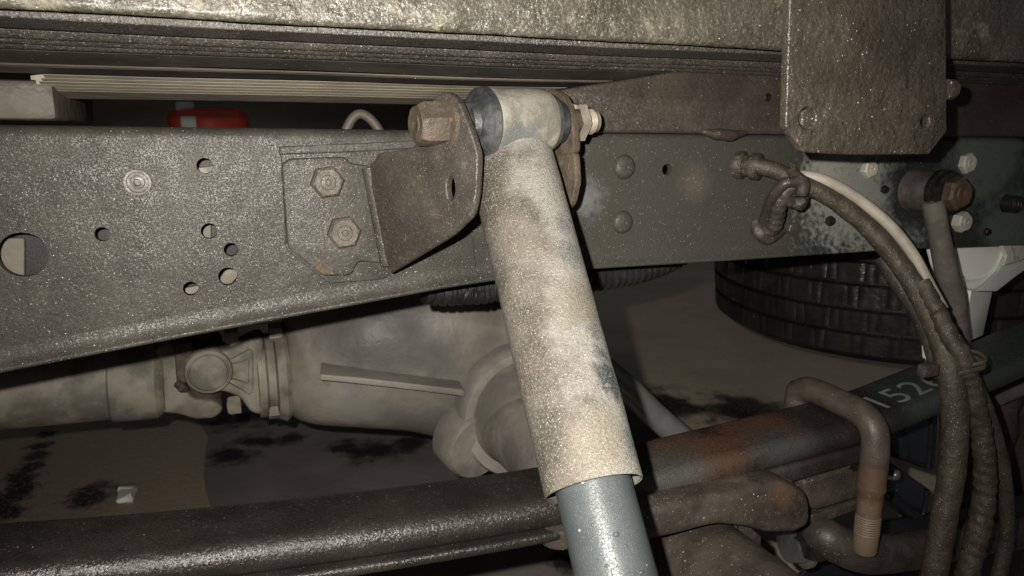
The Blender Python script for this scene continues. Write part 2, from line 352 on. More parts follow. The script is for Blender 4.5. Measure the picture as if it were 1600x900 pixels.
def box(lo, hi, bev=.002, seg=2, M=None):
    bm = bmesh.new(); bmesh.ops.create_cube(bm, size=1)
    lo, hi = V(lo), V(hi)
    for v in bm.verts: v.co = V(((lo[i]+hi[i])/2+v.co[i]*(hi[i]-lo[i])) for i in range(3)) if False else V([(lo[i]+hi[i])/2+v.co[i]*(hi[i]-lo[i]) for i in range(3)])
    if bev: bmesh.ops.bevel(bm, geom=list(bm.edges), offset=bev, segments=seg, affect='EDGES', profile=.5)
    bm.verts.index_update()
    r = ([(M @ v.co if M else v.co.copy()) for v in bm.verts], [tuple(v.index for v in f.verts) for f in bm.faces]); bm.free(); return r
def sweepx(prof, xs, wob=0):
    """closed YZ profile run along X"""
    vs = []; fs = []; n = len(prof)
    for x in xs:
        for i, (y, z) in enumerate(prof):
            d = wob*noise.noise(V((x*6, y*9, z*9)))
            vs.append(V((x, y+d*.4, z+d)))
    for i in range(len(xs)-1):
        for k in range(n):
            a, b = i*n+k, i*n+(k+1) % n; fs.append((a, b, b+n, a+n))
    fs.append(tuple(range(n))); fs.append(tuple((len(xs)-1)*n+k for k in range(n))[::-1])
    return vs, fs
def frange(a, b, n): return [a+(b-a)*k/(n-1) for k in range(n)]
X_, Y_, Z_ = V((1, 0, 0)), V((0, 1, 0)), V((0, 0, 1))
OUT = -Y_
def Pd0(L_): return [onY(x, y, Y) for x, y, Y in L_]

# ------------------------------------------------------------------ the setting: workshop floor and a grey mat on it
FZ = -.65
bm = bmesh.new(); bmesh.ops.create_grid(bm, x_segments=8, y_segments=8, size=9); me = bpy.data.meshes.new('floor'); bm.to_mesh(me); bm.free()
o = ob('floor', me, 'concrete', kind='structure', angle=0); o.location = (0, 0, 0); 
for v in me.vertices: v.co.z = FZ
A, B = onZ(322, 640, FZ+.006), onZ(345, 800, FZ+.006)
mv = [V((A.x-.02, A.y+.35, 0)), V((A.x+1.05, A.y+.1, 0)), V((B.x+.75, B.y-.75, 0)), V((B.x, B.y-.75, 0))]
lft = [mv[3].lerp(mv[0], t) for t in frange(.0, 1, 26)][1:-1]
mat_o = plate2(roundpoly([(p.x, p.y) for p in mv[:3]]+[(mv[3].x, mv[3].y)]+[(p.x+.018*noise.noise(p*7)+.008*noise.noise(p*31), p.y) for p in lft], .004), [], .006, .001, (0, 0, FZ+.0065), X_, Y_)
ob('rubber_mat', mat_o, 'mat_grey', label='dark grey mat with oil drips lying on the floor under the axle', cat='mat')

ob('dark_backdrop', box((-9, 4.2, FZ), (9, 4.4, 3), 0), 'dark_web', kind='structure', angle=0)  # near-black sheet added to keep the void beyond the truck dark

# ------------------------------------------------------------------ chassis rail
BOT = [(-260, 632), (0, 581), (330, 517), (690, 450), (760, 439), (930, 419), (1130, 407), (1400, 389), (1600, 382), (1900, 370)]
TOP = [(-260, 191), (0, 195), (1600, 215), (1900, 218)]
bot = [onY(x, y, 0) for x, y in BOT]; top = [onY(x, y, 0) for x, y in TOP]
def lin(P, x):
    for a, b in zip(P, P[1:]):
        if x <= b.x or b is P[-1]: return a.z+(b.z-a.z)*(x-a.x)/(b.x-a.x)
RB, RL = .007, .015
rail = thing('chassis_rail', 'long dark grey steel chassis rail with punched holes and rivets crossing the picture', 'chassis rail', (bot[0].x, .03, lin(bot, .2)))
xs = frange(bot[0].x, bot[-1].x, 90)
ol = [(x, lin(bot, x)+RL) for x in xs] + [(x, lin(top, x)-RB) for x in reversed(xs)]
HOLES = [(320, 259, 12.5), (160, 366, 11.5), (327, 361, 12.5), (361, 390, 11), (356, 432, 14.5), (298, 451, 11.5), (36, 398, 36), (1042, 265, 9), (1236, 357, 3.5), (215, 285, 13), (1572, 318, 15)]
hs = []
for x, y, r in HOLES:
    c = onY(x, y, 0); hs.append(circ(c.x, c.z, r*mpp(c)*(.97), 36))
web = plate2(ol, hs, .006, 0, (0, 0, 0), X_, Z_)
def bend(sgn, P):
    vs = []; fs = []; prof = ([(RB*(1-math.cos(t)), RB*(1-math.sin(t))) for t in frange(0, math.pi/2, 8)] if sgn < 0 else [(0, RL), (-.0002, .0130), (-.0006, .0108), (-.0012, .0088), (-.0020, .0070), (-.0030, .0054), (-.0041, .0040), (-.0048, .0032), (-.0052, .0024), (-.0051, .0014), (-.0044, .0004), (-.003, 0)]) + [(.062, 0), (.062, .006), (RB+.001, .006), (.006, RB)]
    xx = frange(bot[0].x, bot[-1].x, 140)
    for x in xx:
        z = lin(P, x)
        for y, h in prof: vs.append(V((x, y, z+sgn*h)))
    n = len(prof)
    for i in range(len(xx)-1):
        for k in range(n-1):
            a = i*n+k; fs.append((a, a+1, a+1+n, a+n))
    return vs, fs
ob('web', web, 'rail_paint', rail, angle=30)
ob('flange', bend(1, bot), 'rail_paint', rail, angle=50)
ob('flange', bend(-1, top), 'rail_paint', rail, angle=50)
def rivet(x, y, rp, name='rivet', m='rail_paint'):
    c = onY(x, y, -.0005); r = rp*mpp(c)
    return ob(name, lathe(c, OUT, [(0, r*1.05), (r*.12, r*1.0)]+[(r*.12+r*.42*math.sin(t), r*(.12+.86*math.cos(t))) for t in frange(.1, 1.5, 7)]+[(r*.48, r*.1)], 28), m, rail)
rivet(975, 261, 18.5); rivet(972, 347, 17.5)
c = onY(215, 285, -.0003); r = 20*mpp(c)                            # recessed socket plug on the left of the rail
pl = ob('plug', lathe(c, OUT, [(.0, r), (.0012, r*.98), (.0012, r*.8), (-.001, r*.72), (-.001, r*.55), (.002, r*.5), (.0022, r*.28), (.0005, r*.22), (.0005, r*.05)], 30), 'boss_brown', rail)
for x, y, rp, m, h in ((1508, 255, 15, 'zinc_pale', .006), (1497, 346, 15, 'zinc_pale', .009), (1355, 264, 13, 'zinc_pale', .006), (1236, 357, 9, 'boss_brown', .004)):
    c = onY(x, y, -.0002); ob('bolt', hexbolt(c, OUT, rp*mpp(c)*1.08, h, .3), m, rail)
for x, y, s in ((1295, 345, .005), (1380, 296, .004), (1540, 362, .004)):
    c = onY(x, y, -.0002); ob('bolt', hexbolt(c, OUT, s, .004, .5), 'wet_grease', rail)
c = onY(1572, 318, .0)                                              # coil spring sitting in the right-hand hole
P = []
for k in range(90):
    t = k*2*math.pi/11; P.append(c+X_*(.008*math.cos(t))+Z_*(.008*math.sin(t))+Y_*(-.014+.0003*k))
ob('coil', tube(P, .0013, 8, 1, smooth=False), 'conduit_black', rail)
sx = onY(741, 392, -.001)                                           # scribed weld seam beside the bracket
ob('seam', tube([onY(738, 372, -.0002), onY(742, 418, -.0002)], .0007, 6, 2), 'dark_web', rail)

XM = thing('cross_member', 'pale cross member seen through the punched holes of the rail', 'cross member', (onY(0, 440, .075).x, .075, -.15))
for px in ([(-80, 376), (12, 372), (38, 372), (38, 446), (-80, 452)], [(300, 340), (330, 340), (330, 384), (300, 384)], [(336, 446), (352, 422), (374, 412), (384, 424), (366, 438), (350, 462)], [(280, 452), (320, 444), (320, 480), (280, 480)], [(306, 262), (335, 258), (335, 284), (306, 284)]):
    ob('gusset', plate(px, (0, .035, 0), OUT, .004, r=.002), 'block_beige', XM)
ob('beam', box((onY(-120, 400, .08).x, .042, -.12), (onY(420, 400, .08).x, .05, -.012), .002), 'dark_web', XM)

# ------------------------------------------------------------------ shock bracket bolted to the rail
BK = thing('shock_bracket', 'folded steel bracket with two hex bolts holding the shock absorber eye', 'bracket', onY(510, 430, 0))
ob('backing_plate', plate([(436, 229), (560, 224), (700, 219), (705, 258), (590, 262), (612, 424), (600, 436), (516, 443), (500, 432), (447, 390), (440, 250)], (0, -.004, 0), OUT, .004, bevel=.0006), 'bracket_paint', BK)
ob('top_strip', plate([(436, 229), (560, 224), (700, 217), (702, 229), (560, 237), (437, 242)], (0, -.0075, 0), OUT, .0035, bevel=.0008, r=.0005), 'bracket_paint', BK)
ob('mounting_plate', plate([(440, 258), (452, 248), (540, 245), (548, 255), (577, 259), (604, 412), (560, 408), (548, 430), (504, 431), (450, 387)], (0, -.011, 0), OUT, .007, bevel=.0012, r=.003), 'bracket_paint', BK)
PHI = rad(63)
b0 = onY(575, 300, -.011); fdir = V((math.cos(PHI), -math.sin(PHI), 0)); fn_ = V((-math.sin(PHI), -math.cos(PHI), 0))
FL = [(574, 261), (585, 250), (590, 240), (640, 232), (655, 222), (664, 196), (672, 160), (690, 143), (706, 146), (718, 162), (736, 208), (746, 240), (744, 300), (738, 330), (724, 345), (706, 362), (611, 420), (604, 412)]
flange = plate(FL, b0, fn_, .0055, holes=[(703, 296, 0.1)], bevel=.0012, r=.004)
def qq(x, y):
    ey = Z_; ex = ey.cross(fn_); d = hit(x, y, b0, fn_)-b0; return (d.dot(ex), d.dot(ey))
sl = [qq(*p) for p in ((703, 272), (709, 282), (711, 298), (707, 313), (700, 312), (697, 298), (698, 282))]
ey = Z_; ex = ey.cross(fn_)
flange = plate2(roundpoly([qq(*p) for p in FL], .004), [roundpoly(sl, .004)], .0055, .0011, b0, ex, ey)
ob('flange', flange, 'brown_grime_shaded', BK)
ob('bend', tube([onY(577, 262, -.0115)+V((-.0005, .0012, 0)), onY(606, 414, -.0115)+V((-.0005, .0012, 0))], .0048, 14, 2), 'bracket_paint', BK)
def rim(a, b):  # folded lip on the outer edge of the flange
    return tube([hit(x, y, b0-fn_*.003, fn_) for x, y in a], b, 10, 6)
ob('edge_lip', rim([(741, 238), (745, 262), (744, 300), (738, 330), (724, 346), (706, 362), (660, 391), (612, 420)], .0030), 'brown_grime_shaded', BK)
for x, y in ((510, 284), (536, 362)):
    c = onY(x, y, -.011); bo = ob('bolt', hexbolt(c, OUT, 26*mpp(c), .008, .12), 'dull_rust', BK)
# right-hand ear behind the shock eye
ear_p = at(880, 200, .51); ear_n = V((-math.cos(rad(10)), -math.sin(rad(10)), 0))
ob('ear', plate([(846, 250), (838, 190), (846, 150), (862, 138), (880, 150), (894, 190), (897, 240), (868, 243)], ear_p, ear_n, .006, r=.006), 'rusty_iron', BK)
ob('ear_leg', plate([(862, 240), (897, 238), (900, 285), (892, 320), (880, 330), (862, 300)], ear_p-ear_n*.001, ear_n, .005, r=.004), 'rusty_iron', BK)
ob('ear_foot', box(V((ear_p.x-.002, -.04, onY(880, 325, -.03).z)), V((ear_p.x+.012, -.0005, onY(880, 215, -.03).z)), .002), 'brown_grime_shaded', BK)

# ------------------------------------------------------------------ through bolt of the shock eye
EYE = at(801, 192, .488); ta = rad(10); AX = V((math.cos(ta), math.sin(ta), .02)).normalized()
def axpx(px):
    """distance along the bolt axis from EYE that shows at photo column px"""
    lo, hi = -.4, .6
    for _ in range(60):
        m = (lo+hi)/2; p = EYE+AX*m-CAM; x = 800+F*p.dot(RT)/p.dot(FW)
        if x < px: lo = m
        else: hi = m
    return lo
hd0, hd1 = axpx(650), axpx(690)
TB = thing('eye_bolt', 'large rusty hex bolt through the shock absorber eye, threads showing at its end', 'bolt', EYE+AX*hd0)
R = 35*mpp(EYE+AX*hd1)
ob('head', hexbolt(EYE+AX*hd1, -AX, R, hd1-hd0, .25), 'rusty_iron', TB)
ob('washer', lathe(EYE+AX*(hd1), AX, [(0, R*1.02), (.001, R*1.22), (.0045, R*1.26), (.006, R*1.1), (.008, R*1.1)], 36), 'rusty_iron', TB)
n0, n1, n2 = axpx(893), axpx(909), axpx(927)
ob('nut', hexbolt(EYE+AX*n0, AX, 32*mpp(EYE+AX*n0), n1-n0, .1), 'nut_dust', TB)
tr = 20*mpp(EYE+AX*n1)
prof = []
for k in range(13): prof.append((n1-.002+(n2-n1)*k/12, tr*(1.0 if k % 2 else .91)))
prof += [(n2+.001, tr*.88), (n2+.002, tr*.6)]
ob('thread', lathe(EYE, AX, prof, 28), 'nut_dust', TB)
ob('shank', lathe(EYE, AX, [(hd1, tr*.97), (n1, tr*.97)], 20), 'rusty_iron', TB)

# ------------------------------------------------------------------ shock absorber
SH = thing('shock_absorber', 'leaning shock absorber with dusty grey-brown dust tube and smooth grey lower tube', 'shock absorber', at(960, 960, .36))
e0, e1 = axpx(758), axpx(849); ro = 53*mpp(EYE)
sub = lambda a, b, n: frange(a, b, n)
ob('eye', lathe(EYE, AX, [(e0, ro*.84), (e0, ro*.97), (e0+.002, ro)]+[(h, ro*(1+.02*math.sin(9*h/(e1-e0)))) for h in sub(e0+.006, e1-.006, 6)]+[(e1-.002, ro*.98), (e1, ro*.93), (e1, ro*.7)], 48, caps=False), 'eye_metal', SH)
b_0 = axpx(728)
ob('bushing', lathe(EYE, AX, [(b_0, ro*.40), (b_0, ro*.55), (b_0+.004, ro*.62), (b_0+.005, ro*.78), (e0-.006, ro*.90), (e0-.005, ro*1.0), (e0-.001, ro*1.04), (e0+.0005, ro*.98)], 96, fn=lambda j, t: 1+(.02*(1 if int(t*96/6.283) % 2 else -1) if j in (4,) else 0)), 'bush_rubber', SH)
ob('bushing', lathe(EYE, AX, [(e1-.0005, ro*.88), (e1+.004, ro*.86), (e1+.006, ro*.72), (axpx(872), ro*.66)], 40), 'bush_rubber', SH)
rt_, rb_ = 67*mpp(SH_T), 79*mpp(SH_B)
L = (SH_B-SH_T).length
prof = [(-.006, rt_*.62), (-.0055, rt_*.84), (-.004, rt_*.94), (-.001, rt_*.99), (.003, rt_)]
for k in range(1, 60): prof.append((.003+(L-.003)*k/60, rt_+(rb_-rt_)*k/60))
prof += [(L, rb_), (L+.0006, rb_-.0006), (L, rb_-.0014), (L*.55, (rt_+rb_)/2-.0016)]
dt = lathe(SH_T, SH_AX, prof, 96, caps=False)
dt = ([p+(p-(SH_T+SH_AX*(p-SH_T).dot(SH_AX))).normalized()*(.00035*noise.noise(p*55)) for p in dt[0]], dt[1])
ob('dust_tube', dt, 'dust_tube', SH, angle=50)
ob('cap', lathe(SH_T+SH_AX*-.006, -SH_AX, [(-.004, rt_*.66), (0, rt_*.66), (.004, rt_*.5), (.010, rt_*.40)], 40), 'dust_tube', SH)
# saddle weld between eye and tube
sw = [EYE+AX*(e0*.72+(e1-e0*.72)*.0)+V((0, -.012, -.0185))]
P = [EYE+AX*(e0+(e1-e0)*t)+V((0, -ro*math.cos(a_), -ro*math.sin(a_))) for t, a_ in ((.12, .75), (.25, .98), (.5, 1.05), (.75, 1.0), (.92, .8))]
ob('weld', tube(P, [.0015, .0026, .003, .0026, .0015], 10, 6, .0006, 400), 'eye_metal', SH)
wd = [SH_T+SH_AX*(.010+.002*math.sin(3*a_))+(SH_SIDE*math.cos(a_)+SH_AX.cross(SH_SIDE)*math.sin(a_))*(rt_-.0002) for a_ in frange(-1.75 if SH_AX.cross(SH_SIDE).dot(FW) < 0 else .3, -.6 if False else 2.9, 14)]
ri = 61.5*mpp(at(935, 772, .39))
I0 = SH_T+SH_AX*(L*.62)
ob('body_tube', lathe(I0, SH_AX, [(0, ri)]+[(.26*k/8, ri) for k in range(1, 9)], 72), 'grey_tube_paint', SH)
u = SH_SIDE; wv = SH_AX.cross(SH_SIDE); wv = wv if wv.dot(FW) < 0 else -wv
for h, a_, s in ((.112, .1, .0016), (.118, .25, .0011), (.125, -.3, .0010), (.131, .5, .0013), (.133, .05, .0018), (.14, -.1, .0010), (.145, .35, .0012), (.105, -.4, .0009), (.150, -.45, .0012), (.128, .75, .0010)):
    d = u*math.sin(a_)+wv*math.cos(a_)
    ob('water_drop', lathe(I0+SH_AX*h+d*(ri-.0002), d, [(0, s), (s*.35, s*.85), (s*.6, s*.5), (s*.68, s*.1)], 12, fn=lambda j, t: 1+.15*math.sin(2*t+h*400)), 'grey_tube_paint', SH)

# ------------------------------------------------------------------ truck body above: outer sill, floor boards
def crust(x0, x1, z0, z1, Y, amp, nx, nz, th, lip=.004):
    vs = []; fs = []
    for i in range(nx):
        x = x0+(x1-x0)*i/(nx-1)
        zz = z0+.0012*noise.noise(V((x*7, 0, 1)))
        rows = [(Y+th, zz+.004), (Y+th*.6, zz+.0005), (Y+lip, zz)]+[(Y+lip*(1-math.sin(t))**1, zz+lip*(1-math.cos(t))) for t in frange(.3, 1.5, 4)]+[(Y, z) for z in frange(zz+lip+.001, z1, nz)]+[(Y+th, z1)]
        for j, (y, z) in enumerate(rows):
            q = V((x, y, z)); k = amp*(noise.noise(q*38)+.6*noise.noise(q*95)+.35*noise.noise(q*240))
            vs.append(V((x, y-(k if j > 2 else k*.3), z-(k*.3 if j <= 2 else 0))))
    n = len(rows)
    for i in range(nx-1):
        for j in range(n-1): a = i*n+j; fs.append((a, a+1, a+1+n, a+n))
    return vs, fs
YS = -.10
zs = (onY(0, 17, YS).z+onY(1230, 74, YS).z)/2
ob('sill_beam', crust(-.45, 1.25, zs, zs+.16, YS, .0012, 420, 44, .012), 'sill_crust', label='crusty brown grey sill beam along the top edge of the picture', cat='beam', angle=60)
DK = thing('cargo_floor', 'underside of the truck floor, dark runners and beige boards above the chassis rail', 'truck floor', (.3, .4, .05))
def runner(y0, y1, z, m, h=.03, r=.003, name='floor_runner', x0=-.9, x1=1.7, wob=.0012, ridges=0):
    pr = [(y0, z+h), (y0, z+r), (y0+r*.3, z+r*.3), (y0+r, z)]
    if ridges:
        for k in range(1, 6*ridges): t = k/(6*ridges); pr.append((y0+r+(y1-y0-2*r)*t, z+.0045*math.sin(math.pi*ridges*t)**2))
    pr += [(y1-r, z), (y1-r*.3, z+r*.3), (y1, z+r), (y1, z+h)]
    return ob(name, sweepx(pr, frange(x0, x1, 60), wob), m, DK, angle=45)
def ledge(Y, ya, yb, m, dy=.02, name='floor_runner', x0=-.9, x1=1.7, ridges=0, r=.002, wob=.0012):
    """runner seen as the band between photo rows ya and yb at the left border; its lower face slopes towards the viewer"""
    za, zb = onY(0, ya, Y).z, onY(0, yb, Y+dy).z
    pr = [(Y, za+.04), (Y, za+r), (Y+.0004, za+r*.3)]
    n = 6*max(ridges, 1)
    for k in range(n+1):
        t = k/n; bump = (.0022*(abs(math.sin(math.pi*ridges*t))) if ridges else 0); pr.append((Y+dy*t, za+(zb-za)*t-bump))
    pr += [(Y+dy+.003, zb+r), (Y+dy+.003, za+.04)]
    return ob(name, sweepx(pr, frange(x0, x1, 80), wob), m, DK, angle=45)
ledge(-.072, 26, 44, 'ledge_grit', .025)
ledge(-.042, 47, 72, 'ledge_grit', .03, ridges=3)
ledge(-.006, 77, 97, 'ledge_dark', .025)
ledge(.026, 98, 101, 'deck_beige', .004)
ledge(.036, 103, 114, 'ledge_dark', .03)
for k, (ya, yb) in enumerate(((115.5, 120), (121.2, 125.5), (126.7, 130.5), (131.5, 135.3), (136.2, 140))):
    ledge(.074+.008*k, ya, yb, 'deck_beige', .006, name='floor_board', x0=onY(70-4*k, 120, .08+.008*k).x, r=.001, wob=.0006)
ledge(.115, 141, 154, 'deck_beige', .05, name='floor_board', x0=onY(50, 120, .12).x, r=.001, wob=.0006)
runner(-.085, 1.34, .13, 'dark_web', h=.02, r=.002, name='deck_sheet', wob=0)
ob('cross_block', box((-.9, .10, .010), (onY(86, 160, .10).x, .30, onY(40, 124, .10).z), .004), 'block_beige', DK)
ob('end_board', box((-2.2, 1.31, -.02), (2.5, 1.34, .11), .002), 'dark_web', DK) if False else None

# sub-frame beam lying on the rail
sx0 = onY(876, 150, -.012).x
SB = thing('subframe_beam', 'dark brown box beam lying on top of the chassis rail at right', 'beam', (sx0, .02, .003))
ob('beam', plate([(876, 206.5), (876, 140), (960, 127), (1050, 112), (1150, 104), (1240, 98), (1480, 112), (1900, 150), (1900, 217)], (0, -.012, 0), OUT, .07, bevel=.002, r=.004), 'subframe_brown', SB)
c = onY(1200, 152, -.0125); ob('plug', lathe(c, OUT, [(0, .0035), (.0008, .003), (.0008, .002), (-.0002, .0015)], 14), 'wet_grease', SB)
ob('lip', tube(Pd0([(1096, 205, -.010), (1118, 209, -.012), (1142, 211, -.013), (1166, 206, -.010)]), [.002, .0045, .005, .002], 12, 6, .0008, 200), 'subframe_brown', SB)

# hanging brown plate
YP = -.155
HP = thing('hanging_plate', 'brown crusted steel plate with clipped lower corners hanging from the sill', 'plate', onY(1350, 240, YP))
hp = plate([(1236, -60), (1228, 198), (1256, 238), (1330, 242), (1452, 241), (1480, 206), (1478, -60)], (0, YP, 0), OUT, .0065, holes=[(1446, 190, 9.5), (1262, 185, 17)], bevel=.0012, r=.0015)
ob('sheet', hp, 'plate_crust', HP)
c = onY(1262, 185, YP+.003); ob('plug_bolt', hexbolt(c+Y_*.002, OUT, 17.5*mpp(c), .0035, .4), 'plate_crust', HP)
c = onY(1480, 140, YP+.006); ob('stud', lathe(c, X_, [(-.002, .007), (.004, .007), (.0055, .005)], 18), 'plate_crust', HP)
# ------------------------------------------------------------------ leaf spring
SPF = [(-120, 815), (0, 808), (300, 786), (600, 755), (850, 720), (1000, 684), (1230, 630), (1310, 609), (1450, 555), (1600, 494), (1750, 436), (1900, 380)]
YF, WS, TS = -.020, .066, .0235
path = catmull([onY(x, y, YF) for x, y in SPF], 10)
def spz(x):
    for a, b in zip(path, path[1:]):
        if x <= b.x: return a.z+(b.z-a.z)*(x-a.x)/(b.x-a.x)
    return path[-1].z
def rrect(w_, t, r, n=7):
    out = []
    for cx, cy, a0 in ((-r, -r, 0), (-w_+r, -r, 90), (-w_+r, -t+r, 180), (-r, -t+r, 270)):
        for k in range(n): a = rad(a0+90*k/(n-1)); out.append((cx+r*math.cos(a), cy+r*math.sin(a)))
    return out
def leaf(x0, x1, dz, w_, t, r, yf=YF, n=130):
    vs = []; fs = []; pr = rrect(w_, t, r); m = len(pr)
    for x in frange(x0, x1, n):
        z = spz(x)+dz; sl_ = math.atan((spz(x+.005)-spz(x-.005))/.01)
        for a, b in pr: vs.append(V((x-b*math.sin(sl_), yf+a, z+b*math.cos(sl_))))
    for i in range(n-1):
        for k in range(m): a, b = i*m+k, i*m+(k+1) % m; fs.append((a, b, b+m, a+m))
    fs.append(tuple(range(m))); fs.append(tuple((n-1)*m+k for k in range(m))[::-1])
    return vs, fs
LS = thing('leaf_spring', 'thick dark leaf spring with rust patches curving below the rail', 'leaf spring', (.3, -.05, spz(.3)-TS))
ob('main_leaf', leaf(path[0].x+.01, path[-1].x-.01, 0, WS, TS, .0112), 'spring_steel', LS, angle=50)
ob('leaf', leaf(path[0].x+.01, onY(1015, 790, -.07).x, -TS+.0005, WS+.003, .0075, .0030, YF+.0005), 'spring_steel', LS, angle=50)
xw = onY(1368, 700, -.09).x
ob('leaf', leaf(onY(1010, 790, -.07).x, xw+.02, -TS-.0005, WS-.006, .016, .004, YF-.003, 40), 'spring_steel', LS)
# stencilled figures on the spring's upper face
fc = bpy.data.curves.new('t', 'FONT'); fc.body = '01526'; fc.size = .043; fc.space_character = 1.06; fc.extrude = .0
to = bpy.data.objects.new('t', fc); COL.objects.link(to)
fm = bpy.data.meshes.new_from_object(to.evaluated_get(bpy.context.evaluated_depsgraph_get())); bpy.data.objects.remove(to)
bm = bmesh.new(); bm.from_mesh(fm); bmesh.ops.subdivide_edges(bm, edges=list(bm.edges), cuts=1); bm.to_mesh(fm); bm.free()
pa = hit(1346, 636, (0, 0, spz(.58)), Z_)
for v in fm.vertices:
    x = pa.x+v.co.x*1.0; y = min(max(pa.y+v.co.y*.95, YF-WS), YF)
    v.co = (x, y, spz(x)+.0005)
fm.materials.clear()
ob('stencilled_number', fm, 'white_print', LS, 'white painted figures 01526', angle=0)

# ------------------------------------------------------------------ U-bolt over the spring
ub = onY(1368, 700, -.101); ru = .0115; zt = spz(ub.x)+.0095
UB = thing('u_bolt', 'brown U-bolt over the leaf spring with bare rusty threaded end', 'u-bolt', V((ub.x, -.101, zt-.14)))
yb = YF+.012
P = [V((ub.x, yb, zt-.12)), V((ub.x, yb, zt-.018)), V((ub.x, yb-.004, zt-.005)), V((ub.x, yb-.016, zt+.001)), V((ub.x, -.05, zt+.001)), V((ub.x, -.082, zt-.001)), V((ub.x, -.097, zt-.010)), V((ub.x, -.101, zt-.028)), V((ub.x, -.101, zt-.05)), V((ub.x, -.101, zt-.058))]
ob('rod', tube(P, ru, 24, 10), 'u_bolt_steel', UB)
z0 = zt-.058; prof = [(0, ru*1.02), (.004, ru*1.06), (.007, ru*.93), (.028, ru*.9)]
for k in range(16): prof.append((.029+k*.0011, ru*(.91 if k % 2 else .83)))
prof += [(.050, ru*.9), (.062, ru*.9), (.064, ru*.8)]
ob('threaded_end', lathe((ub.x, -.101, z0), -Z_, prof, 28), 'u_bolt_steel', UB)

# ------------------------------------------------------------------ rear axle: tube, differential, spring seat
AXX, AXZ = .345, -.357
RA = thing('rear_axle', 'dusty rear axle with round differential housing behind the shock absorber', 'axle', (AXX, .4, -.47))
ob('axle_tube', lathe((AXX, .36, AXZ), -Y_, [(-.03, .068), (0, .066), (.10, .056), (.34, .052)], 48), 'axle_flare', RA)
ob('axle_end', lathe((AXX, .03, AXZ), -Y_, [(0, .051), (.006, .0525), (.19, .0535), (.2, .05)], 48), 'cast_grime', RA)
dc = onY(795, 632, .36)
ob('flare', lathe((dc.x, .27, dc.z+.01), Y_, [(-.04, .050), (-.01, .062), (.015, .070), (.03, .073), (.06, .075)], 64), 'axle_flare', RA)
ob('ring', lathe((dc.x, .298, dc.z+.008), Y_, [(0, .070), (-.002, .074), (-.002, .084), (.004, .087), (.016, .088), (.05, .088)], 64), 'ring_dust', RA)
# housing body: stacked sections along X, each a rounded outline in YZ
def body(secs, seg=36, p=2.6):
    vs = []; fs = []
    for x, yc, zc, ry, rz in secs:
        for k in range(seg):
            t = 2*math.pi*k/seg; c, s = math.cos(t), math.sin(t)
            vs.append(V((x, yc+ry*abs(c)**(2/p)*(1 if c > 0 else -1), zc+rz*abs(s)**(2/p)*(1 if s > 0 else -1))))
    n = len(secs)
    for i in range(n-1):
        for k in range(seg): a, b = i*seg+k, i*seg+(k+1) % seg; fs.append((a, b, b+seg, a+seg))
    fs.append(tuple(range(seg))[::-1]); fs.append(tuple((n-1)*seg+k for k in range(seg)))
    return vs, fs
def sec(px, ytop, ybot, Yc=.45, ry=.07):
    a, b = onY(px, ytop, Yc-ry*.6), onY(px, ybot, Yc-ry*.6); return ((a.x+b.x)/2, Yc, (a.z+b.z)/2, ry, (a.z-b.z)/2)
def smoothsec(S, n=5):
    out = []
    P1 = catmull([V((s[0], s[1], s[2])) for s in S], n); P2 = catmull([V((s[3], s[4], 0)) for s in S], n)
    return [(a.x, a.y, a.z, b.x, b.y) for a, b in zip(P1, P2)]
ob('pinion_housing', body(smoothsec([sec(449, 520, 640, ry=.05), sec(456, 500, 660, ry=.06), sec(490, 470, 674, ry=.075), (sec(560, 440, 681, ry=.097)), sec(640, 425, 688, ry=.110), sec(700, 410, 700, ry=.118), sec(760, 430, 702, ry=.12), sec(830, 430, 705, ry=.12), sec(900, 470, 680, ry=.10)]), 40), 'diff_grime', RA)
yr = .45-.083
rib = [onY(x, y, Yy) for x, y, Yy in ((505, 590, .365), (560, 595, .350), (640, 604, .335), (722, 616, .315))]
ob('rib', plate([(500, 585), (560, 590), (640, 599), (724, 609), (728, 620), (640, 609), (560, 600), (500, 594)], (0, .341, 0), V((-.16, -1, 0)), .09, bevel=.0015, r=.002), 'axle_flare', RA)
lo_ = onY(735, 690, .31)
ob('drain_boss', lathe(lo_+V((0, .03, 0)), V((.25, -1, -.15)), [(0, .046), (.035, .046), (.041, .042), (.042, .03)], 40), 'axle_flare', RA)
ob('side_lug', box(onY(463, 643, .40), onY(497, 597, .40)+V((0, .05, 0)), .004), 'drive_grime', RA)
pf = onY(440, 580, .45)
ob('pinion_collar', lathe((onY(428, 580, .44).x, .45, pf.z), X_, [(0, .055), (.002, .062), (.012, .066), (.018, .060), (.03, .056)], 48), 'drive_grime', RA)
# spring seat casting under the leaf spring
sy = -.108
ob('spring_seat', plate([(960, 808), (1010, 796), (1110, 775), (1160, 770), (1186, 757), (1235, 755), (1262, 768), (1270, 790), (1268, 822), (1248, 834), (1200, 836), (1168, 826), (1120, 822), (1060, 838), (960, 860)], (0, sy, 0), OUT, .075, bevel=.007, r=.010), 'cast_grime', RA, angle=60)
ob('seat_web', plate([(1148, 815), (1172, 822), (1192, 840), (1190, 872), (1150, 850)], (0, -.085, 0), OUT, .03, bevel=.003, r=.004), 'cast_grime', RA)
ob('clamp_plate', plate([(1255, 752), (1345, 722), (1352, 776), (1275, 800), (1262, 790)], (0, -.078, 0), OUT, .05, bevel=.004, r=.006), 'cast_grime', RA)
ob('clamp_strip', plate([(1268, 806), (1352, 778), (1352, 792), (1272, 822)], (0, -.074, 0), OUT, .05, bevel=.001, r=.002), 'fitting_mud', RA)
c = onY(1325, 722, -.07); ob('nut', hexbolt(c-Z_*.002, V((0, -.4, 1)), .010, .006, .3), 'wet_grease', RA)
